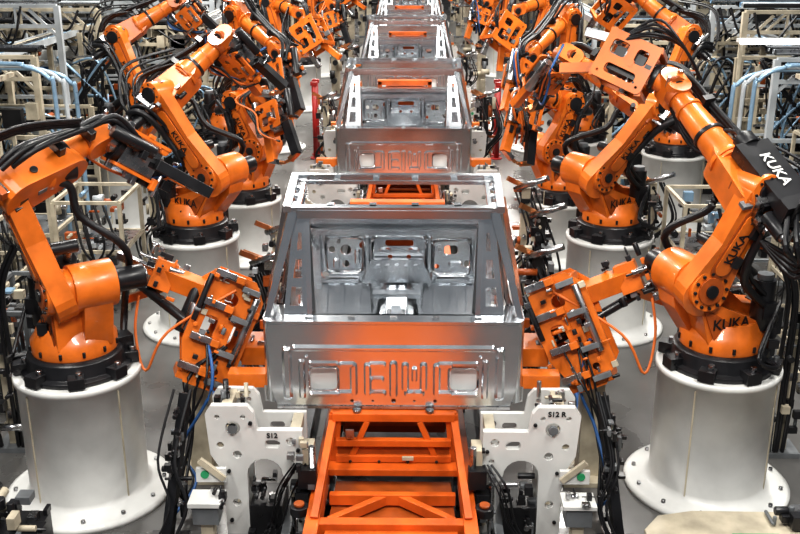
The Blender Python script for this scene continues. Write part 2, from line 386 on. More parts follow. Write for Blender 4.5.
def tool_cube(b,W,T,n,k=1.0):
    a=(T-W).normalized(); R=frame(a,n); w=R@V((0,0,1)); n=R@V((0,1,0))
    def Q(x,y,z): return W+a*(x*k)+n*(y*k)+w*(z*k)
    b.cyl(Q(0,0,0),Q(.14,0,0),.09*k,'orange'); b.cyl(Q(.1,0,0),Q(.14,0,0),.12*k,'black')
    for y in(-.17,.17):
        b.plate(rrect(.36,0,.44,.40,.04),[rrect(.26,.07,.10,.12,.03),rrect(.45,.07,.14,.12,.03),rrect(.36,-.10,.26,.08,.03),circ(.19,-.15,.012,8),circ(.53,-.15,.012,8)],Q(0,y,0),a*k,w*k,.03*k,'orange')
    for x,z in((.16,.18),(.56,.18),(.16,-.18),(.56,-.18)): b.beam(Q(x,-.17,z),Q(x,.17,z),.05*k,.05*k,'orange')
    b.box(Q(.36,0,.0),(.26*k,.24*k,.20*k),'black',R)
    b.greeble(Q(.36,0,0),(.42*k,.38*k,.42*k),46,['steel','black','orange','grey','black'],R,.02*k,.075*k)
    b.beam(Q(.55,0,-.1),Q(.85,0,-.25),.06*k,.08*k,'orange',up=w); b.beam(Q(.5,0,.15),Q(.8,0,.1),.06*k,.07*k,'steel',up=w)
    for i in range(5):
        s=random.uniform(-.1,.1); b.tube([Q(-.2,0,.14),Q(.05,.1+s,.3),Q(.3,.2,.28+s),Q(.5,.15,.1)],.012*k,'rubber',seg=6)

def robot(base,S,E,W,T,tool='gun',case=False,k=1.0,mark=None,h=1.0,detail=True):
    b=B(); bx,by=base; S=V(S);E=V(E);W=V(W);T=V(T); o='orange'
    c=V((bx,by,h)); d=V((S.x-bx,S.y-by,0)); rs=d.length; d.normalize()
    n=V((-d.y,d.x,0)); 
    if n.dot(CAM-S)<0: n=-n
    b.lathe([(.38,0),(.38,.035),(.34,.045),(.33,.14),(.30,.16)],c,'black',seg=36)
    for i in range(8):
        a=2*math.pi*i/8+.3; R=Matrix.Rotation(a,3,'Z'); p=c+R@V((.365,0,.05)); b.box(p,(.12,.11,.08),'black',R); b.cyl(p+V((.02,0,.03)),p+V((.02,0,.07)),.022,'steel',seg=8)
    b.lathe([(.29,.15),(.295,.17),(.295,.25),(.27,.28),(.23,.36)],c,o,seg=36)
    for i in range(12):
        a=2*math.pi*i/12; q=c+V((.298*math.cos(a),.298*math.sin(a),.205)); b.cyl(q-V((0,0,.02)),q+V((0,0,.02)),.012,'black',seg=6)
    zs=S.z-h
    prof=[(-.30,.22),(.24,.22),(rs+.10,zs-.20),(rs+.14,zs-.04),(rs+.09,zs+.10),(rs-.06,zs+.13),(rs-.22,zs-.02),(-.14,zs-.22),(-.32,zs-.26)]
    sgn = 1 if d.cross(Z).dot(n)>0 else -1
    b.prism(prof,c,d,Z,.20,o,off=-.10*sgn)
    b.prism([(-.26,.24),(.24,.24),(rs+.02,zs-.14),(rs-.14,zs-.15),(-.2,zs-.32)],c,d,Z,.36,o,off=0)
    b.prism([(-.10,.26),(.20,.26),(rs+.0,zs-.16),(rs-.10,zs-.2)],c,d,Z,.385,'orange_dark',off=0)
    b.cyl(S-n*.24,S+n*.05,.165,o,seg=28); b.cyl(S-n*.26,S-n*.22,.12,'black',seg=24)
    b.cyl(S-n*.26,S-n*.46,.085,'black'); b.cyl(S-n*.46,S-n*.48,.06,'steel')
    m1=c-d*.20+n*.14; b.cyl(m1+Z*.3,m1+Z*.66,.078,'black'); b.cyl(m1+Z*.66,m1+Z*.70,.055,'grey'); b.box(m1+Z*.45+n*.07,(.08,.06,.12),'black')
    b.box(c-d*.33+Z*.32,(.12,.28,.20),'black',Matrix((d,-n,Z)).transposed())
    b.box(c-n*.33+Z*.12,(.2,.12,.14),'black',Matrix((d,-n,Z)).transposed())
    ua=(E-S).normalized(); nn=(n-ua*n.dot(ua)).normalized()
    b.link(S,E,.165,.125,n,.14,.14,o,waist=.105); b.link(S+ua*.2,E-ua*.15,.075,.065,n,.155,.14,'orange_dark'); b.link(S+ua*.22,E-ua*.17,.058,.048,n,.17,.14,o)  # middle plate darker: shade of a web recess put into its colour
    b.cyl(S+n*.05,S+n*.235,.145,o,seg=28); b.cyl(S+n*.23,S+n*.25,.095,'orange_dark',seg=24); b.cyl(S+n*.24,S+n*.265,.045,'black',seg=16)
    for i in range(12):
        a=2*math.pi*i/12; R=Matrix.Rotation(a,3,n); v=R@d; b.cyl(S+v*.122+n*.23,S+v*.122+n*.248,.012,'black',seg=8)
    cb0=c-d*.26+Z*(zs-.08); cb1=S+ua*.30
    cbm=cb0.lerp(cb1,.62); b.cyl(cb0-n*.06,cbm-n*.06,.065,'black'); b.cyl(cbm-n*.06,cb1-n*.06,.03,'steel'); b.cyl(cb1-n*.12,cb1+n*.1,.045,'black')
    f=(W-E).normalized(); Rf=frame(f,n); wv=Rf@V((0,0,1)); 
    if wv.z<0: wv=-wv
    b.cyl(E-n*.16,E+n*.225,.125,o,seg=26); b.cyl(E+n*.22,E+n*.245,.08,'black',seg=20)
    for i in range(8):
        a=2*math.pi*i/8; R=Matrix.Rotation(a,3,n); v=R@d; b.cyl(E+v*.102+n*.22,E+v*.102+n*.235,.010,'black',seg=6)
    b.cyl(E-n*.16,E-n*.32,.075,'black')
    b.link(E-f*.12,E+f*.26,.150,.115,n,.24,-.04,o)
    b.box(E-f*.20,(.12,.24,.22),'steel',Rf)
    for y,z in((-.08,-.06),(.08,-.06),(0,.08)):
        q=E-f*.24+n*y+wv*z; b.cyl(q,q-f*.18,.052,'black'); b.cyl(q-f*.18,q-f*.21,.04,'steel')
    L=(W-E).length
    b.cyl(E+f*.22,W-f*.14,.118,o,r1=.08,seg=26); b.cyl(E+f*.24,E+f*.27,.135,o,seg=26)
    b.cyl(E+f*(L*.45),E+f*(L*.45+.03),.115,'black',seg=26)
    b.cyl(W-f*.30,W-f*.27,.098,o,seg=26)
    b.cyl(W-f*.17,W-f*.10,.095,'orange_dark',seg=24)
    b.link(W-f*.10,W,.085,.085,n,.20,0,o); b.cyl(W-n*.12,W+n*.12,.072,'orange_dark'); b.cyl(W+n*.12,W+n*.135,.05,'black')
    b.sph(W,.088,o)
    t=(T-W).normalized()
    hp=[E-f*.2+wv*.20,E+f*.0+wv*.28,E+f*.3+wv*.22,E+f*(L*.7)+wv*.18,W+wv*.20+t*.05,W+t*.25+wv*.12]
    for j in range(3):
        off=n*(.05*j-.05); b.tube([p+off+V([random.uniform(-.015,.015) for _ in range(3)]) for p in hp],.022,'rubber',seg=8)
    hp=[c-n*.3+Z*.1,c-d*.35+n*.1+Z*.3,S-d*.24+n*.26+Z*.05,S+ua*.45+n*.27-d*.10,E-ua*.1+n*.29-f*.1,E-f*.3+n*.16+wv*.05]
    if mark: hp=[c-n*.3+Z*.1,c-d*.38+Z*.3,S-d*.36+n*.1+Z*.1,S+ua*.45+n*.1-d*.24,E-ua*.1+n*.1-d*.26,E-f*.3+n*.16+wv*.05]
    b.tube(hp,.030,'rubber',seg=8); b.tube([p+V((.03,.02,.05)) for p in hp],.018,'rubber',seg=8)
    hp=[c-n*.34+Z*.1,c-n*.42+Z*.4-d*.1,S-n*.36+Z*.2,S+ua*.5-n*.22,E-n*.22-ua*.1,E-f*.25-n*.1]
    b.tube(hp,.028,'rubber',seg=8)
    if not mark:
        for tt in(.3,.6,.85): b.box(S.lerp(E,tt)+n*.24-d*.06,(.08,.05,.05),'black',frame(ua,n))
    for tt in(.35,.75): b.box(E.lerp(W,tt)+wv*.15,(.05,.15,.08),'black',Rf)
    b.greeble(c+Z*.28-d*.1,(.6,.6,.2),8,['black','black','orange_dark'],None,.03,.09)
    if detail:
        b.greeble(E-f*.12,(.4,.34,.32),22,['black','steel','black','orange_dark','grey'],Rf,.02,.075)
        b.greeble(W+t*.05,(.22,.24,.22),12,['black','steel','orange_dark'],Rf,.02,.055)
        for j in range(5):
            r1=random.uniform(-.12,.12)
            b.tube([E-f*.35+n*.1,E-f*(.45+r1)+Z*(.2+r1),E+f*.05+wv*(.36+r1)+n*.15,E+f*.4+wv*(.2+r1)],.012,'rubber',seg=6)
        for j in range(3):
            r1=random.uniform(-.1,.1)
            b.tube([c-n*.3+Z*.15,c+n*.35-d*(.2+r1)+Z*.1,c+n*.42+d*r1+Z*(.2+r1),c+n*.2-d*.3+Z*.5],.014,'rubber',seg=6)
    if case:
        p=E+f*.18+n*.30+wv*.08; b.box(p,(.56,.10,.25),'black',Rf); b.box(p-f*.30,(.10,.15,.28),'rubber',Rf); b.cyl(p+f*.27,p+f*.36,.075,'rubber')
        b.box(p+n*.053,(.46,.012,.18),'rubber',Rf); b.beam(p+f*.2,E+f*.3,.05,.05,'black'); b.beam(p-f*.1,E,.08,.08,'black')
        for j in range(4):
            b.tube([p-f*.33+wv*(.06*j-.1),p-f*.48+wv*(.08*j-.2)-Z*.10,p-f*.36-Z*(.30+.04*j),S.lerp(E,.55)+n*.26-d*.1],.018,'rubber',seg=6)
            b.tube([p+f*.34+wv*(.03*j-.05),p+f*.55-Z*(.06+.06*j)+n*.08,W-f*.15-Z*(.18+.04*j)+n*.18,W+t*.1+n*.1-Z*.05],.016,'rubber',seg=6)
    if tool=='gun': tool_gun(b,W,T,n,k)
    elif tool=='cube': tool_cube(b,W,T,n,k)
    ob=b.obj('industrial_robot_arm',.006,(bx,by,h))
    if mark:
        mid=S.lerp(E,.62)+nn*.230
        for i,tx in enumerate(mark):
            label(tx,mid-ua*(.11*i),-ua.cross(nn) if (-ua.cross(nn)).x>0 else ua.cross(nn),nn,.085,'black',ob)
    else:
        label('KUKA',S.lerp(E,.5)+nn*.229,(ua if ua.x>0 else -ua),nn,.085,'black',ob)
    label('KUKA',c+n*.196+Z*.38+d*.08,(d if d.x>0 else -d),n,.11,'black',ob)
    if case:
        nf=Rf@V((0,1,0)); label('KUKA',E+f*.18+n*.30+wv*.08+nf*.062,(-f if f.x<0 else f),nf,.11,'white',ob)
    pedestal(bx,by,h)
    return ob

robot((-2.25,6.45),(-2.13,6.28,1.66),(-2.36,6.22,2.46),(-2.00,6.70,2.62),(-1.62,6.95,2.30),k=1.12,mark=['S12','R05'])
robot((2.33,6.6),(2.04,6.50,1.66),(2.34,6.45,2.34),(1.98,7.3,2.87),(1.70,7.45,2.99),tool='cube',case=True,k=.92)
robot((-2.07,9.65),(-1.75,9.45,1.68),(-2.22,9.5,2.45),(-1.70,9.9,2.92),(-1.40,10.1,2.50))
robot((2.12,9.7),(1.84,9.50,1.68),(2.33,9.5,2.36),(1.61,9.9,2.75),(1.32,10.2,2.26))
robot((-2.55,14.3),(-2.2,14.1,1.68),(-2.3,14.3,2.75),(-1.62,13.3,2.35),(-1.45,12.7,1.5),k=1.25)
robot((2.5,14.4),(2.15,14.2,1.68),(2.25,14.4,2.7),(1.62,13.3,2.3),(1.42,12.7,1.5),k=1.25)
robot((-3.7,13.3),(-3.35,13.2,1.68),(-3.75,13.5,2.55),(-3.0,13.8,3.0),(-2.7,13.8,2.6))
robot((3.7,13.5),(3.35,13.4,1.68),(3.75,13.7,2.55),(3.1,14.2,3.1),(2.8,14.3,2.7),tool='cube')
robot((-1.95,12.0),(-1.72,11.9,1.40),(-1.95,12.0,1.95),(-1.5,11.6,2.1),(-1.38,11.3,1.6),h=.75,k=1.1)
robot((1.95,12.0),(1.72,11.9,1.40),(1.95,12.0,1.95),(1.5,11.6,2.1),(1.36,11.3,1.6),h=.75,k=1.1)
for i,y in enumerate([18.2,22.6,27.4,33]):
    for sx in(-1,1):
        j=random.uniform(-.2,.2); x=2.45+j*.5
        robot((sx*x,y+j),(sx*(x-.33),y+j-.1,1.68),(sx*(x-.1+j),y+j,2.62+j*.4),(sx*(1.75+j),y-.7,2.45+j),(sx*1.45,y-1.0,1.8+j),k=1.2,detail=False,tool='gun' if i%2 else 'cube')

# ---------------------------------------------------------------- clamp units
def clamp_unit(sx):
    b=B(); 
    P0=V((sx*1.14,6.85,1.56)); P1=V((sx*1.50,6.55,.74)); a=(P1-P0).normalized(); n=V((sx*-.35,-1,.35)).normalized(); R=frame(a,n); n=R@V((0,1,0)); w=R@V((0,0,1))
    def Q(x,y,z): return P0+a*x+n*y+w*z
    for y in(-.14,.17):
        b.plate([(0,-.12),(.12,-.22),(.70,-.22),(.84,-.10),(.84,.10),(.56,.22),(.12,.22),(0,.12)],[circ(.18,0,.05),rrect(.42,.08,.18,.10,.03),circ(.70,-.08,.03),rrect(.42,-.12,.2,.07,.03),circ(.18,-.16,.02,10)],Q(0,y,0),a,w,.035,'orange')
    for x in(.06,.32,.6,.8): b.box(Q(x,.02,0),(.06,.3,.32),'orange',R)
    for x in(.02,.24,.50,.72): b.box(Q(x,.21,.10),(.05,.05,.16),'steel',R); b.box(Q(x+.05,.23,-.10),(.04,.05,.13),'grey',R); b.box(Q(x,.22,.0),(.05,.09,.06),'orange',R)
    b.cyl(Q(.1,.23,-.16),Q(.6,.23,-.16),.025,'steel'); b.cyl(Q(.2,-.1,.22),Q(.55,-.1,.22),.05,'black')
    b.cyl(Q(.05,.22,.2),Q(.4,.22,.2),.02,'black')
    b.greeble(Q(.40,.20,0),(.8,.10,.44),60,['steel','grey','black','orange','orange','steel','cream'],R,.015,.05)
    O=V((sx*1.72,6.95,1.52)); b.beam(Q(.2,0,0),O,.12,.14,'orange'); b.box(O,(.22,.18,.16),'orange',R); b.greeble(O,(.4,.28,.3),36,['steel','black','orange','black','steel'],R,.02,.065)
    b.cyl(Q(.45,.1,.2),O+V((sx*.28,.1,-.05)),.035,'black'); b.cyl(Q(.5,.1,.2),Q(.3,.1,.2),.05,'steel')
    b.beam(O,O+V((sx*.35,.1,.12)),.05,.06,'steel'); b.beam(O+V((0,0,-.1)),O+V((sx*.3,.0,-.2)),.05,.06,'copper')
    I=V((sx*1.0,6.75,1.02)); b.box(I,(.22,.3,.14),'orange'); b.greeble(I,(.25,.25,.3),12,['steel','grey','black','orange'],None,.02,.07)
    b.box((sx*1.46,6.72,.4),(.16,.18,.8),'cream'); b.box((sx*1.46,6.72,.02),(.4,.4,.04),'cream'); b.beam((sx*1.46,6.72,.75),Q(.55,0,0),.14,.14,'black')
    for i in range(6):
        j=random.uniform(-.12,.12); k=random.uniform(-.1,.1)
        b.tube([Q(.5,.2,j),Q(.8,.28+j,k),V((sx*(1.50+j*.6),6.35,.5+k)),V((sx*(1.46+k*.5),6.2+j,.2)),V((sx*(1.50+j),6.15+k,.03))],random.choice([.008,.010,.013]),'blue' if i==4 else 'rubber',seg=6)
    b.tube([Q(.1,.2,0),V((sx*1.6,6.5,1.25)),V((sx*1.78,6.5,.95)),V((sx*1.86,6.6,1.2)),V((sx*1.84,6.7,1.45))],.011,'hose_orange',seg=6)
    b.obj('weld_clamp_unit',.004,(sx*1.46,6.72,0))
clamp_unit(-1); clamp_unit(1)

# ---------------------------------------------------------------- fixture stands
def stand(sx,y0):
    b=B(); 
    poly=[(.60,.0),(.70,.0),(.70,.40)]+[(.86-.12*math.cos(math.radians(a)),.47+.12*math.sin(math.radians(a))) for a in range(0,181,20)]+[(.98,0),(1.14,0),(1.14,.48),(1.22,.62),(1.24,.92),(1.20,.98),(.96,.98),(.92,.93),(.90,.80),(.60,.80)]
    hl=[circ(.68,.72,.03),circ(.66,.58,.02,12),circ(1.06,.82,.05),circ(1.16,.90,.018,10),circ(.99,.90,.018,10),circ(1.15,.69,.025,12),circ(1.04,.62,.03,12),circ(1.06,.25,.03,12),circ(.66,.3,.02,12),rrect(.80,.70,.10,.06,.02)]
    for y,t in((y0,.05),(y0+.26,.04)):
        b.plate([(sx*x,z) for x,z in poly],[[(sx*x,z) for x,z in h] for h in hl],(0,y,0),(1,0,0),(0,0,1),t,'white')
    for x,z in((.65,.1),(1.06,.1),(1.1,.94),(.65,.76),(1.16,.66)): b.beam((sx*x,y0,z),(sx*x,y0+.26,z),.07,.07,'cream')
    b.box((sx*1.02,y0+.42,.98),(.26,.12,.10),'orange')
    b.greeble((sx*1.08,y0+.13,.98),(.24,.2,.08),12,['steel','black','grey','cream'],None,.02,.06)
    b.cyl((sx*1.06,y0-.02,.82),(sx*1.06,y0-.05,.82),.032,'grey')
    for x,z in((.63,.66),(.63,.12),(1.1,.12),(1.1,.5),(.94,.86)): b.cyl((sx*x,y0-.03,z),(sx*x,y0-.045,z),.014,'black',seg=8)
    b.box((sx*.56,y0-.02,.35),(.07,.16,.70),'cream'); b.box((sx*.56,y0-.02,.015),(.2,.3,.03),'grey')
    b.box((sx*.56,y0-.13,.52),(.12,.09,.14),'black'); b.box((sx*.60,y0-.13,.33),(.09,.08,.16),'black'); b.cyl((sx*.53,y0-.12,.58),(sx*.53,y0-.12,.74),.022,'steel')
    b.cyl((sx*.66,y0-.1,.05),(sx*.66,y0-.1,.45),.02,'steel'); b.cyl((sx*.49,y0-.12,.18),(sx*.49,y0-.12,.40),.014,'copper')
    b.greeble((sx*.60,y0-.10,.45),(.14,.14,.6),30,['black','steel','grey','cream','black'],None,.015,.05)
    b.greeble((sx*.86,y0-.0,.25),(.2,.2,.4),22,['black','steel','grey','black'],None,.02,.07)
    b.box((sx*.86,y0+.1,.12),(.22,.3,.24),'black')
    b.box((sx*1.22,y0-.22,.40),(.22,.18,.03),'white'); b.box((sx*1.22,y0-.22,.31),(.17,.15,.12),'grey'); b.box((sx*1.22,y0-.22,.12),(.08,.10,.24),'cream')
    b.box((sx*1.21,y0-.08,.50),(.20,.03,.10),'white'); b.cyl((sx*1.25,y0-.095,.51),(sx*1.25,y0-.105,.51),.028,'green')
    b.greeble((sx*1.2,y0-.24,.43),(.2,.15,.06),8,['black','steel'],None,.02,.05)
    b.beam((sx*1.28,y0-.1,.62),(sx*1.12,y0-.1,.48),.03,.04,'cream')
    for i in range(5):
        j=random.uniform(-.06,.06)
        b.tube([(sx*(.62+j),y0-.1,.6),(sx*(.72+j),y0-.22,.45+j),(sx*(.8+j),y0-.15,.15),(sx*(.95+j),y0-.25,.03)],.007,'rubber',seg=6)
    return b.obj('fixture_stand',.004,(sx*.9,y0,0))
o1=stand(-1,5.92); o2=stand(1,5.92)
label('S12',(-.80,5.89,.765),(1,0,0),(0,-1,0),.05,'black',o1); label('S12 R',(1.08,5.89,.935),(1,0,0),(0,-1,0),.05,'black',o2)
for y in CY[1:6]:
    for sx in(-1,1):
        stand(sx*1.0,y-.3); stand(sx*1.0,y+2.2)

for sx in(-1,1):
    b=B(); b.beam((sx*1.42,6.15,.95),(sx*1.52,5.75,.04),.07,.06,'black'); b.box((sx*1.52,5.75,.02),(.26,.26,.04),'black')
    b.greeble((sx*1.47,5.93,.5),(.12,.2,.8),40,['black','black','grey','steel','black'],None,.015,.06)
    for i in range(3):
        j=random.uniform(-.08,.08); b.tube([(sx*(1.42+j),6.1,1.0),(sx*(1.5+j),5.85,.6),(sx*(1.42+j),5.75,.3),(sx*(1.55+j),5.6,.03)],.010,'rubber',seg=6)
    b.obj('cable_support',.004,(sx*1.5,5.8,0))

def dresser(x,y,h=1.25):
    b=B(); b.box((x,y,.02),(.3,.3,.04),'grey'); b.box((x,y,h/2),(.09,.09,h),random.choice(['cream','black']))
    b.greeble((x,y,h*.55),(.26,.26,h*.9),46,['black','steel','grey','black','cream','orange_dark','black','pale'],None,.02,.10)
    b.cyl((x-.1,y-.05,h),(x+.2,y-.2,h+.15),.03,'steel'); b.beam((x,y,h),(x-.2,y-.1,h+.12),.04,.05,'copper')
    for i in range(6):
        j=random.uniform(-.15,.15); b.tube([(x+j,y,h),(x+.15+j,y-.15,h*.6),(x-.1+j,y-.1,h*.3),(x+j,y-.2,.03)],.012,'rubber',seg=6)
    b.obj('tip_dresser_stand',0,(x,y,0))
for x,y in((-1.28,9.1),(1.32,9.0),(-1.22,8.6),(1.24,8.5),(-1.3,10.0),(1.3,10.1),(-2.9,8.2),(2.95,8.3),(-1.3,16.2),(1.3,16.2),(-3.0,11.6),(3.0,11.7),(-1.3,17),(1.3,17),(-1.3,22.8),(1.3,22.9)):
    dresser(x,y,random.uniform(.9,1.4)); take(x,y,.4,.4)

def frame_rack(x,y,w,d,h):
    if not free(x,y,w,d): return
    take(x,y,w,d)
    b=B(); m=random.choice(['cream','cream','grey','pale'])
    for ax in(-w/2,w/2):
        for ay in(-d/2,d/2): b.box((x+ax,y+ay,h/2),(.04,.04,h),m)
    for z in(h,h*.55,.15):
        for ay in(-d/2,d/2): b.box((x,y+ay,z),(w,.035,.035),m)
        for ax in(-w/2,w/2): b.box((x+ax,y,z),(.035,d,.035),m)
    b.box((x,y,h*.55),(w*.95,d*.95,.02),random.choice(['grey','steel','grey']))
    b.greeble((x,y,h*.65),(w*.85,d*.8,h*.7),50,['black','steel','cream','grey','pale','bluegrey','orange_dark','black','black'],None,.02,.12)
    for i in range(5):
        j=random.uniform(-.3,.3); b.tube([(x+j*w,y-d/2,h),(x+j*w+.1,y-d/2-.1,h*.6),(x-j*w,y-d/2-.05,h*.3),(x+j,y-d/2-.1,.03)],.014,'rubber',seg=6)
    b.obj('parts_rack',0,(x,y,0))
for sx in(-1,1):
    for (x,y,w,d,h) in [(3.35,8.3,.5,1.0,.9),(3.3,10.4,.7,.8,1.2),(4.3,10.9,.9,.8,1.3),(4.5,8.2,.8,1.2,1.1),(5.3,12.0,.8,.8,1.5),(4.6,12.6,.6,.6,1.6),(2.9,12.6,.3,.4,.9)]:
        frame_rack(sx*x,y+random.uniform(-.1,.1),w,d,h)

def machine(x,y,w,d,h):
    if not free(x,y,w,d): return
    take(x,y,w,d)
    b=B(); m=random.choice(['cream','grey','cream','cream'])
    for ax in(-w/2,w/2):
        for ay in(-d/2,d/2): b.box((x+ax,y+ay,h/2),(.07,.07,h),m)
    for z in(.4,h*.6,h): 
        for ay in(-d/2,d/2): b.box((x,y+ay,z),(w,.05,.05),m)
    b.box((x,y,.2),(w,d,.4),'black')
    b.greeble((x,y,h*.55),(w*.9,d*.85,h*.9),100,['black','steel','cream','grey','black','black','cream','black','pale','bluegrey','orange_dark'],None,.02,.14)
    for i in range(14):
        j=random.uniform(-.5,.5); k=random.uniform(-.5,.5)
        b.tube([(x+j*w,y-d/2,h),(x+k*w,y-d/2-.1,h+.25*abs(j)),(x-j*w,y-d/2-.07,h*.6),(x-k*w,y-d/2-.07,h*.25)],random.choice([.012,.018,.025]),random.choice(['rubber','rubber','rubber','bluegrey','cream']),seg=6)
    for i in range(6):
        z=random.uniform(.5,h+.2); b.beam((x-w*.5,y-d/2-.05,z),(x+w*.5,y-d/2-.05,z+random.uniform(-.05,.05)),.03,.03,random.choice(['cream','pale','steel']))
    b.obj('process_machine',0,(x,y,0))
for sx in(-1,1):
    for (x,y) in [(5.2,13.9),(4.6,15.3),(3.6,16.4),(4.6,17.5),(6.2,15.6),(6.6,17.3),(3.9,19.2),(4.9,20.6),(6.2,20.0),(3.9,22.4),(5.4,23.4),(7.9,18.6),(3.9,25.4),(4.6,28.6),(6.8,27.5),(9,21),(8.6,25),(3.8,31),(6,33),(3.4,36),(5,39),(3.6,42),(2.8,45),(4.3,48)]:
        machine(sx*x+random.uniform(-.1,.1),y+random.uniform(-.2,.2),random.uniform(.8,1.2),random.uniform(.6,.9),random.uniform(1.3,2.2))

def cabinet(x,y,w,d,h,m):
    if not free(x,y,w+.05,d+.1): return
    take(x,y,w,d)
    b=B(); b.box((x,y,.05+h/2),(w,d,h),m); b.box((x,y,.025),(w*.95,d*.95,.05),'black')
    b.box((x-w*.24,y-d/2-.006,.05+h/2),(w*.45,.012,h*.92),m); b.box((x+w*.24,y-d/2-.006,.05+h/2),(w*.45,.012,h*.92),m)
    b.box((x+.03,y-d/2-.02,h*.55),(.02,.02,.16),'black'); b.box((x-w*.24,y-d/2-.015,h*.8),(.18,.01,.1),random.choice(['black','yellow','blue','grey']))
    b.box((x,y,.05+h+.03),(w*.6,d*.5,.06),'grey')
    b.greeble((x,y,h+.12),(w*.9,d*.8,.15),8,['grey','black','steel','cream'],None,.03,.12)
    b.obj('control_cabinet',.005,(x,y,0))
for sx in(-1,1):
    for i in range(50):
        y=12.8+i*.8+random.uniform(-.3,.3); x=random.choice([3.6,4.7,5.6,6.4,7.4,9.4])+random.uniform(-.2,.2)
        cabinet(sx*x,y,random.uniform(.5,1.0),.5,random.uniform(1.0,1.9),random.choice(['cream','grey','black','black','white','cream','grey']))

# ---------------------------------------------------------------- overhead steel & trays
def gantry(sx,y,x0,x1,z):
    b=B(); m=random.choice(['cream','cream','pale','cream'])
    n=int((x1-x0)/1.6)
    for i in range(n+1):
        x=x0+(x1-x0)*i/n; b.box((sx*x,y,z/2),(.08,.08,z),m); b.box((sx*x,y,.01),(.22,.22,.02),'grey')
        b.beam((sx*x,y,z-.45),(sx*(x+.4),y,z-.05),.04,.04,m)
    for zz in(z,z-.28,z*.55): b.box((sx*(x0+x1)/2,y,zz),(x1-x0,.06,.05),m)
    k=int((x1-x0)/.3)
    for i in range(k): 
        x=x0+.3*i; b.beam((sx*x,y,z-.28),(sx*(x+.3),y,z) if i%2 else (sx*x,y,z),.03,.03,m)
    for j in range(5):
        yy=y+.1+.09*j; b.tube([(sx*x0,yy,z+.08),(sx*x1,yy,z+.08)],random.choice([.02,.03,.04]),random.choice(['bluegrey','pale','rubber','steel','steel']),seg=8,sub=1)
    for j in range(n*7):
        x=random.uniform(x0,x1); b.box((sx*x,y-.08,random.uniform(.8,z)),(random.uniform(.06,.3),.12,random.uniform(.06,.35)),random.choice(['grey','cream','black','black','steel','black','black']))
    for j in range(n*3):
        x=random.uniform(x0,x1-.6); b.tube([(sx*x,y-.1,z),(sx*(x+.2),y-.15,z-.25-random.random()*.3),(sx*(x+.6),y-.1,z-.05)],.018,'rubber',seg=6)
    b.obj('overhead_gantry',0,(sx*x0,y,0))
for y,z in((11.5,2.0),(13.0,2.4),(14.5,2.75),(15.9,2.6),(16.9,2.3),(18.1,3.0),(19.3,2.5),(20.6,2.8),(22.0,3.1),(24.2,2.7),(26.5,3.2),(30,3.1),(34,3.2),(38,3.2),(43.5,3.2)):
    for sx in(-1,1): gantry(sx,y+random.uniform(-.1,.1),(4.7 if y<16 else 3.3)+random.uniform(0,.3),13.5,z+random.uniform(-.1,.15))
def ladder(x,y0,y1,z,w=.35):
    b=B()
    for s in(-1,1): b.box((x+s*w/2,(y0+y1)/2,z),(.03,y1-y0,.09),'pale')
    yy=y0
    while yy<y1: b.box((x,yy,z-.02),(w,.03,.02),'steel'); yy+=.3
    for j in range(5): b.tube([(x-w*.35+j*w*.17,y0,z+.01),(x-w*.35+j*w*.17,(y0+y1)/2,z+.02),(x-w*.35+j*w*.17,y1,z+.01)],.022,random.choice(['rubber','rubber','bluegrey','cream']),seg=6,sub=1)
    yy=y0+.3
    while yy<y1: 
        b.box((x+w/2+.06,yy,z/2),(.07,.07,z),'cream'); b.box((x,yy,z-.07),(w+.2,.06,.05),'cream'); yy+=3.1
    b.obj('cable_tray',0,(x,y0,0))
for sx in(-1,1):
    ladder(sx*5.6,10.2,50,2.25); ladder(sx*6.9,12,50,2.9); ladder(sx*3.1,15.8,50,2.5,.3); ladder(sx*8.5,14,50,3.1,.5)
for sx in(-1,1):
    b=B()
    for j in range(3):
        z=2.30+.05*j; y=11.9-.16*j
        b.tube([(sx*(3.9+.07*j),y,.0),(sx*(3.9+.07*j),y,z-.35),(sx*(3.95+.07*j),y,z-.13),(sx*(4.2+.07*j),y,z),(sx*4.9,y,z+.04),(sx*9,y-.1,z+.04)],.026,'bluegrey' if j%2==0 else 'pale',seg=10)
    b.box((sx*4.7,11.7,2.25),(.06,.7,.05),'cream'); b.box((sx*4.7,11.4,1.12),(.06,.06,2.25),'cream'); b.box((sx*6.5,11.7,2.25),(.06,.7,.05),'cream')
    b.obj('air_pipe')
def fence(x0,y0,x1,y1,h=1.9,m='cream'):
    b=B(); p0=V((x0,y0,0));p1=V((x1,y1,0)); L=(p1-p0).length; n=max(1,int(L/1.4)); a=(p1-p0)/L
    for i in range(n+1):
        p=p0+a*(L*i/n); b.box(p+Z*h/2,(.05,.05,h),m); b.box(p+Z*.01,(.14,.14,.02),m)
    for z in(.15,h*.5,h-.05): b.beam(p0+Z*z,p1+Z*z,.03,.035,m)
    k=int(L/.12)
    for i in range(k): p=p0+a*(L*i/k); b.beam(p+Z*.15,p+Z*(h-.05),.008,.008,'black')
    b.obj('guard_fence')
for sx in(-1,1):
    fence(sx*3.75,7.0,sx*3.75,9.6,1.4); fence(sx*3.9,9.9,sx*8,9.9,1.4); fence(sx*3.25,19.0,sx*3.25,30,1.9,'grey')

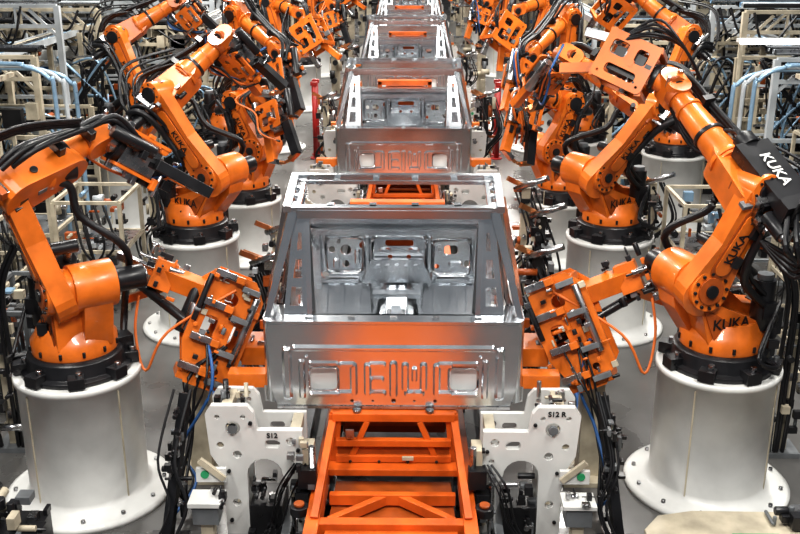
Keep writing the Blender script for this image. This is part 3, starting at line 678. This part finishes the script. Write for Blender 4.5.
for sx in(-1,1):
    for y in(17.4,17.7):
        b=B(); b.cyl((sx*1.6,y,0),(sx*1.6,y,1.3),.045,'red',seg=12); b.cyl((sx*1.6,y,0),(sx*1.6,y,.02),.1,'red',seg=12); b.box((sx*1.6,y,1.32),(.12,.1,.06),'red'); b.obj('safety_post')
for y in(24.3,30.6,37,43):
    b=B(); 
    for sx in(-1,1): b.box((sx*1.75,y,1.7),(.2,.2,3.4),'cream'); b.box((sx*1.75,y,.02),(.4,.4,.04),'grey'); b.greeble((sx*1.7,y-.1,1.5),(.3,.3,2.4),30,['black','grey','cream','steel','black'],None,.05,.2)
    b.box((0,y,3.4),(3.8,.2,.2),'cream')
    b.obj('portal_frame')
for sx in(-1,1):
    for y in(19,29,39,49):
        b=B(); x=sx*14.5; b.box((x,y,4),(.14,.5,8),'grey'); b.box((x-.2,y,4),(.04,.5,8),'grey'); b.box((x+.2,y,4),(.04,.5,8),'grey'); b.obj('building_column')

for x,y,z in((4.95,13.5,2.45),(-6.2,15.4,3.0),(7.4,18.7,3.3),(-8,22.5,3.4),(6,28,3.5),(-5,31,3.5)):
    b=B(); b.box((x,y,z+.05),(1.1,.12,.05),'white'); b.cyl((x-.52,y-.03,z+.03),(x+.52,y-.03,z+.03),.03,'lamp',seg=10); b.cyl((x-.52,y-.075,z+.05),(x+.52,y-.075,z+.05),.018,'lamp',seg=10)
    for s in(-.45,.45): b.box((x+s,y,z+.02),(.03,.06,.05),'white')
    b.box((x-.5,y,(z+.05)/2),(.04,.04,z+.05),'cream')
    b.obj('fluorescent_lamp')

# ---------------------------------------------------------------- foreground corners
b=B(); b.prism([(1.62,4.9),(3.4,4.9),(3.4,5.72),(1.98,5.74),(1.74,5.68),(1.62,5.52)],(0,0,.30),(1,0,0),(0,1,0),.03,'cream'); b.prism([(1.7,4.95),(3.3,4.95),(3.3,5.62),(1.75,5.62)],(0,0,.14),(1,0,0),(0,1,0),.28,'grey')
b.box((2.3,5.4,.33),(.3,.08,.03),'green'); b.greeble((2.75,5.55,.36),(.7,.25,.08),20,['black','black','grey','steel'],None,.03,.10)
b.obj('control_desk',.006,(2.5,5.2,0))
b=B(); b.box((-2.55,5.35,.2),(.7,.4,.4),'black'); b.greeble((-2.55,5.4,.45),(.7,.45,.25),60,['black','grey','steel','black','cream'],None,.02,.10)
b.obj('gripper_fixture',.004,(-2.5,5.3,0))
for sx in(-1,1):
    b=B()
    for i in range(6):
        j=random.uniform(-.2,.2); b.tube([(sx*(3.1+j),6.4,.03),(sx*(3.1+j),5.9+j,.03),(sx*(3.3+j),5.8,.03),(sx*4,5.8+j,.03)],.016,random.choice(['rubber','rubber','hose_orange']),seg=6)
        b.tube([(sx*(1.55+j*.3),7.6,.03),(sx*(1.6+j*.4),8.1+j,.03),(sx*(1.5+j*.4),8.8,.03),(sx*1.5,9.3+j,.03)],.02,random.choice(['rubber','blue','rubber']),seg=6)
    b.obj('cable_bundle')
    b=B(); x=sx*3.05; b.box((x,7.1,.8),(.08,.08,1.6),'cream'); b.box((x,7.1,.02),(.25,.25,.04),'grey')
    b.greeble((x,7.05,.9),(.22,.25,1.4),50,['black','black','grey','steel','cream'],None,.02,.09)
    for i in range(5):
        j=random.uniform(-.12,.12); b.tube([(x+j,7.0,.05),(x+j*1.3,6.95,.7),(x-sx*.05+j,6.9,1.4),(x-sx*.2+j,6.9,1.75)],.018,'rubber',seg=6)
    b.obj('cable_riser',0,(x,7.1,0))

# ---------------------------------------------------------------- lights
def area(loc,sx,sy,e,rot=(0,0,0),col=(1,1,1)):
    l=bpy.data.lights.new('high_bay_or_fill_lamp','AREA');l.shape='RECTANGLE';l.size=sx;l.size_y=sy;l.energy=e;l.color=col
    o=bpy.data.objects.new('high_bay_or_fill_lamp',l);o.location=loc;o.rotation_euler=rot;sc.collection.objects.link(o)
for y in(4,9,15,22,30,40):
    k=1 if y<14 else 1.7
    for x in(-3.0,3.0): area((x,y,6.5),.35,2.4,300*k,col=(1,.975,.92))
area((0,1.0,7.0),2.2,.4,340,(math.radians(38),0,0),(1,.98,.94))  # added fill lamp on the camera side, lights the panels facing it
w=bpy.data.worlds.new('World');sc.world=w;w.use_nodes=True
w.node_tree.nodes['Background'].inputs[0].default_value=(.90,.94,1,1);w.node_tree.nodes['Background'].inputs[1].default_value=.19

cam=bpy.data.cameras.new('camera');cam.lens=45;cam.sensor_width=36
co=bpy.data.objects.new('camera',cam);co.location=CAM
co.rotation_euler=(math.radians(90-19.14),0,.0137);sc.collection.objects.link(co);sc.camera=co
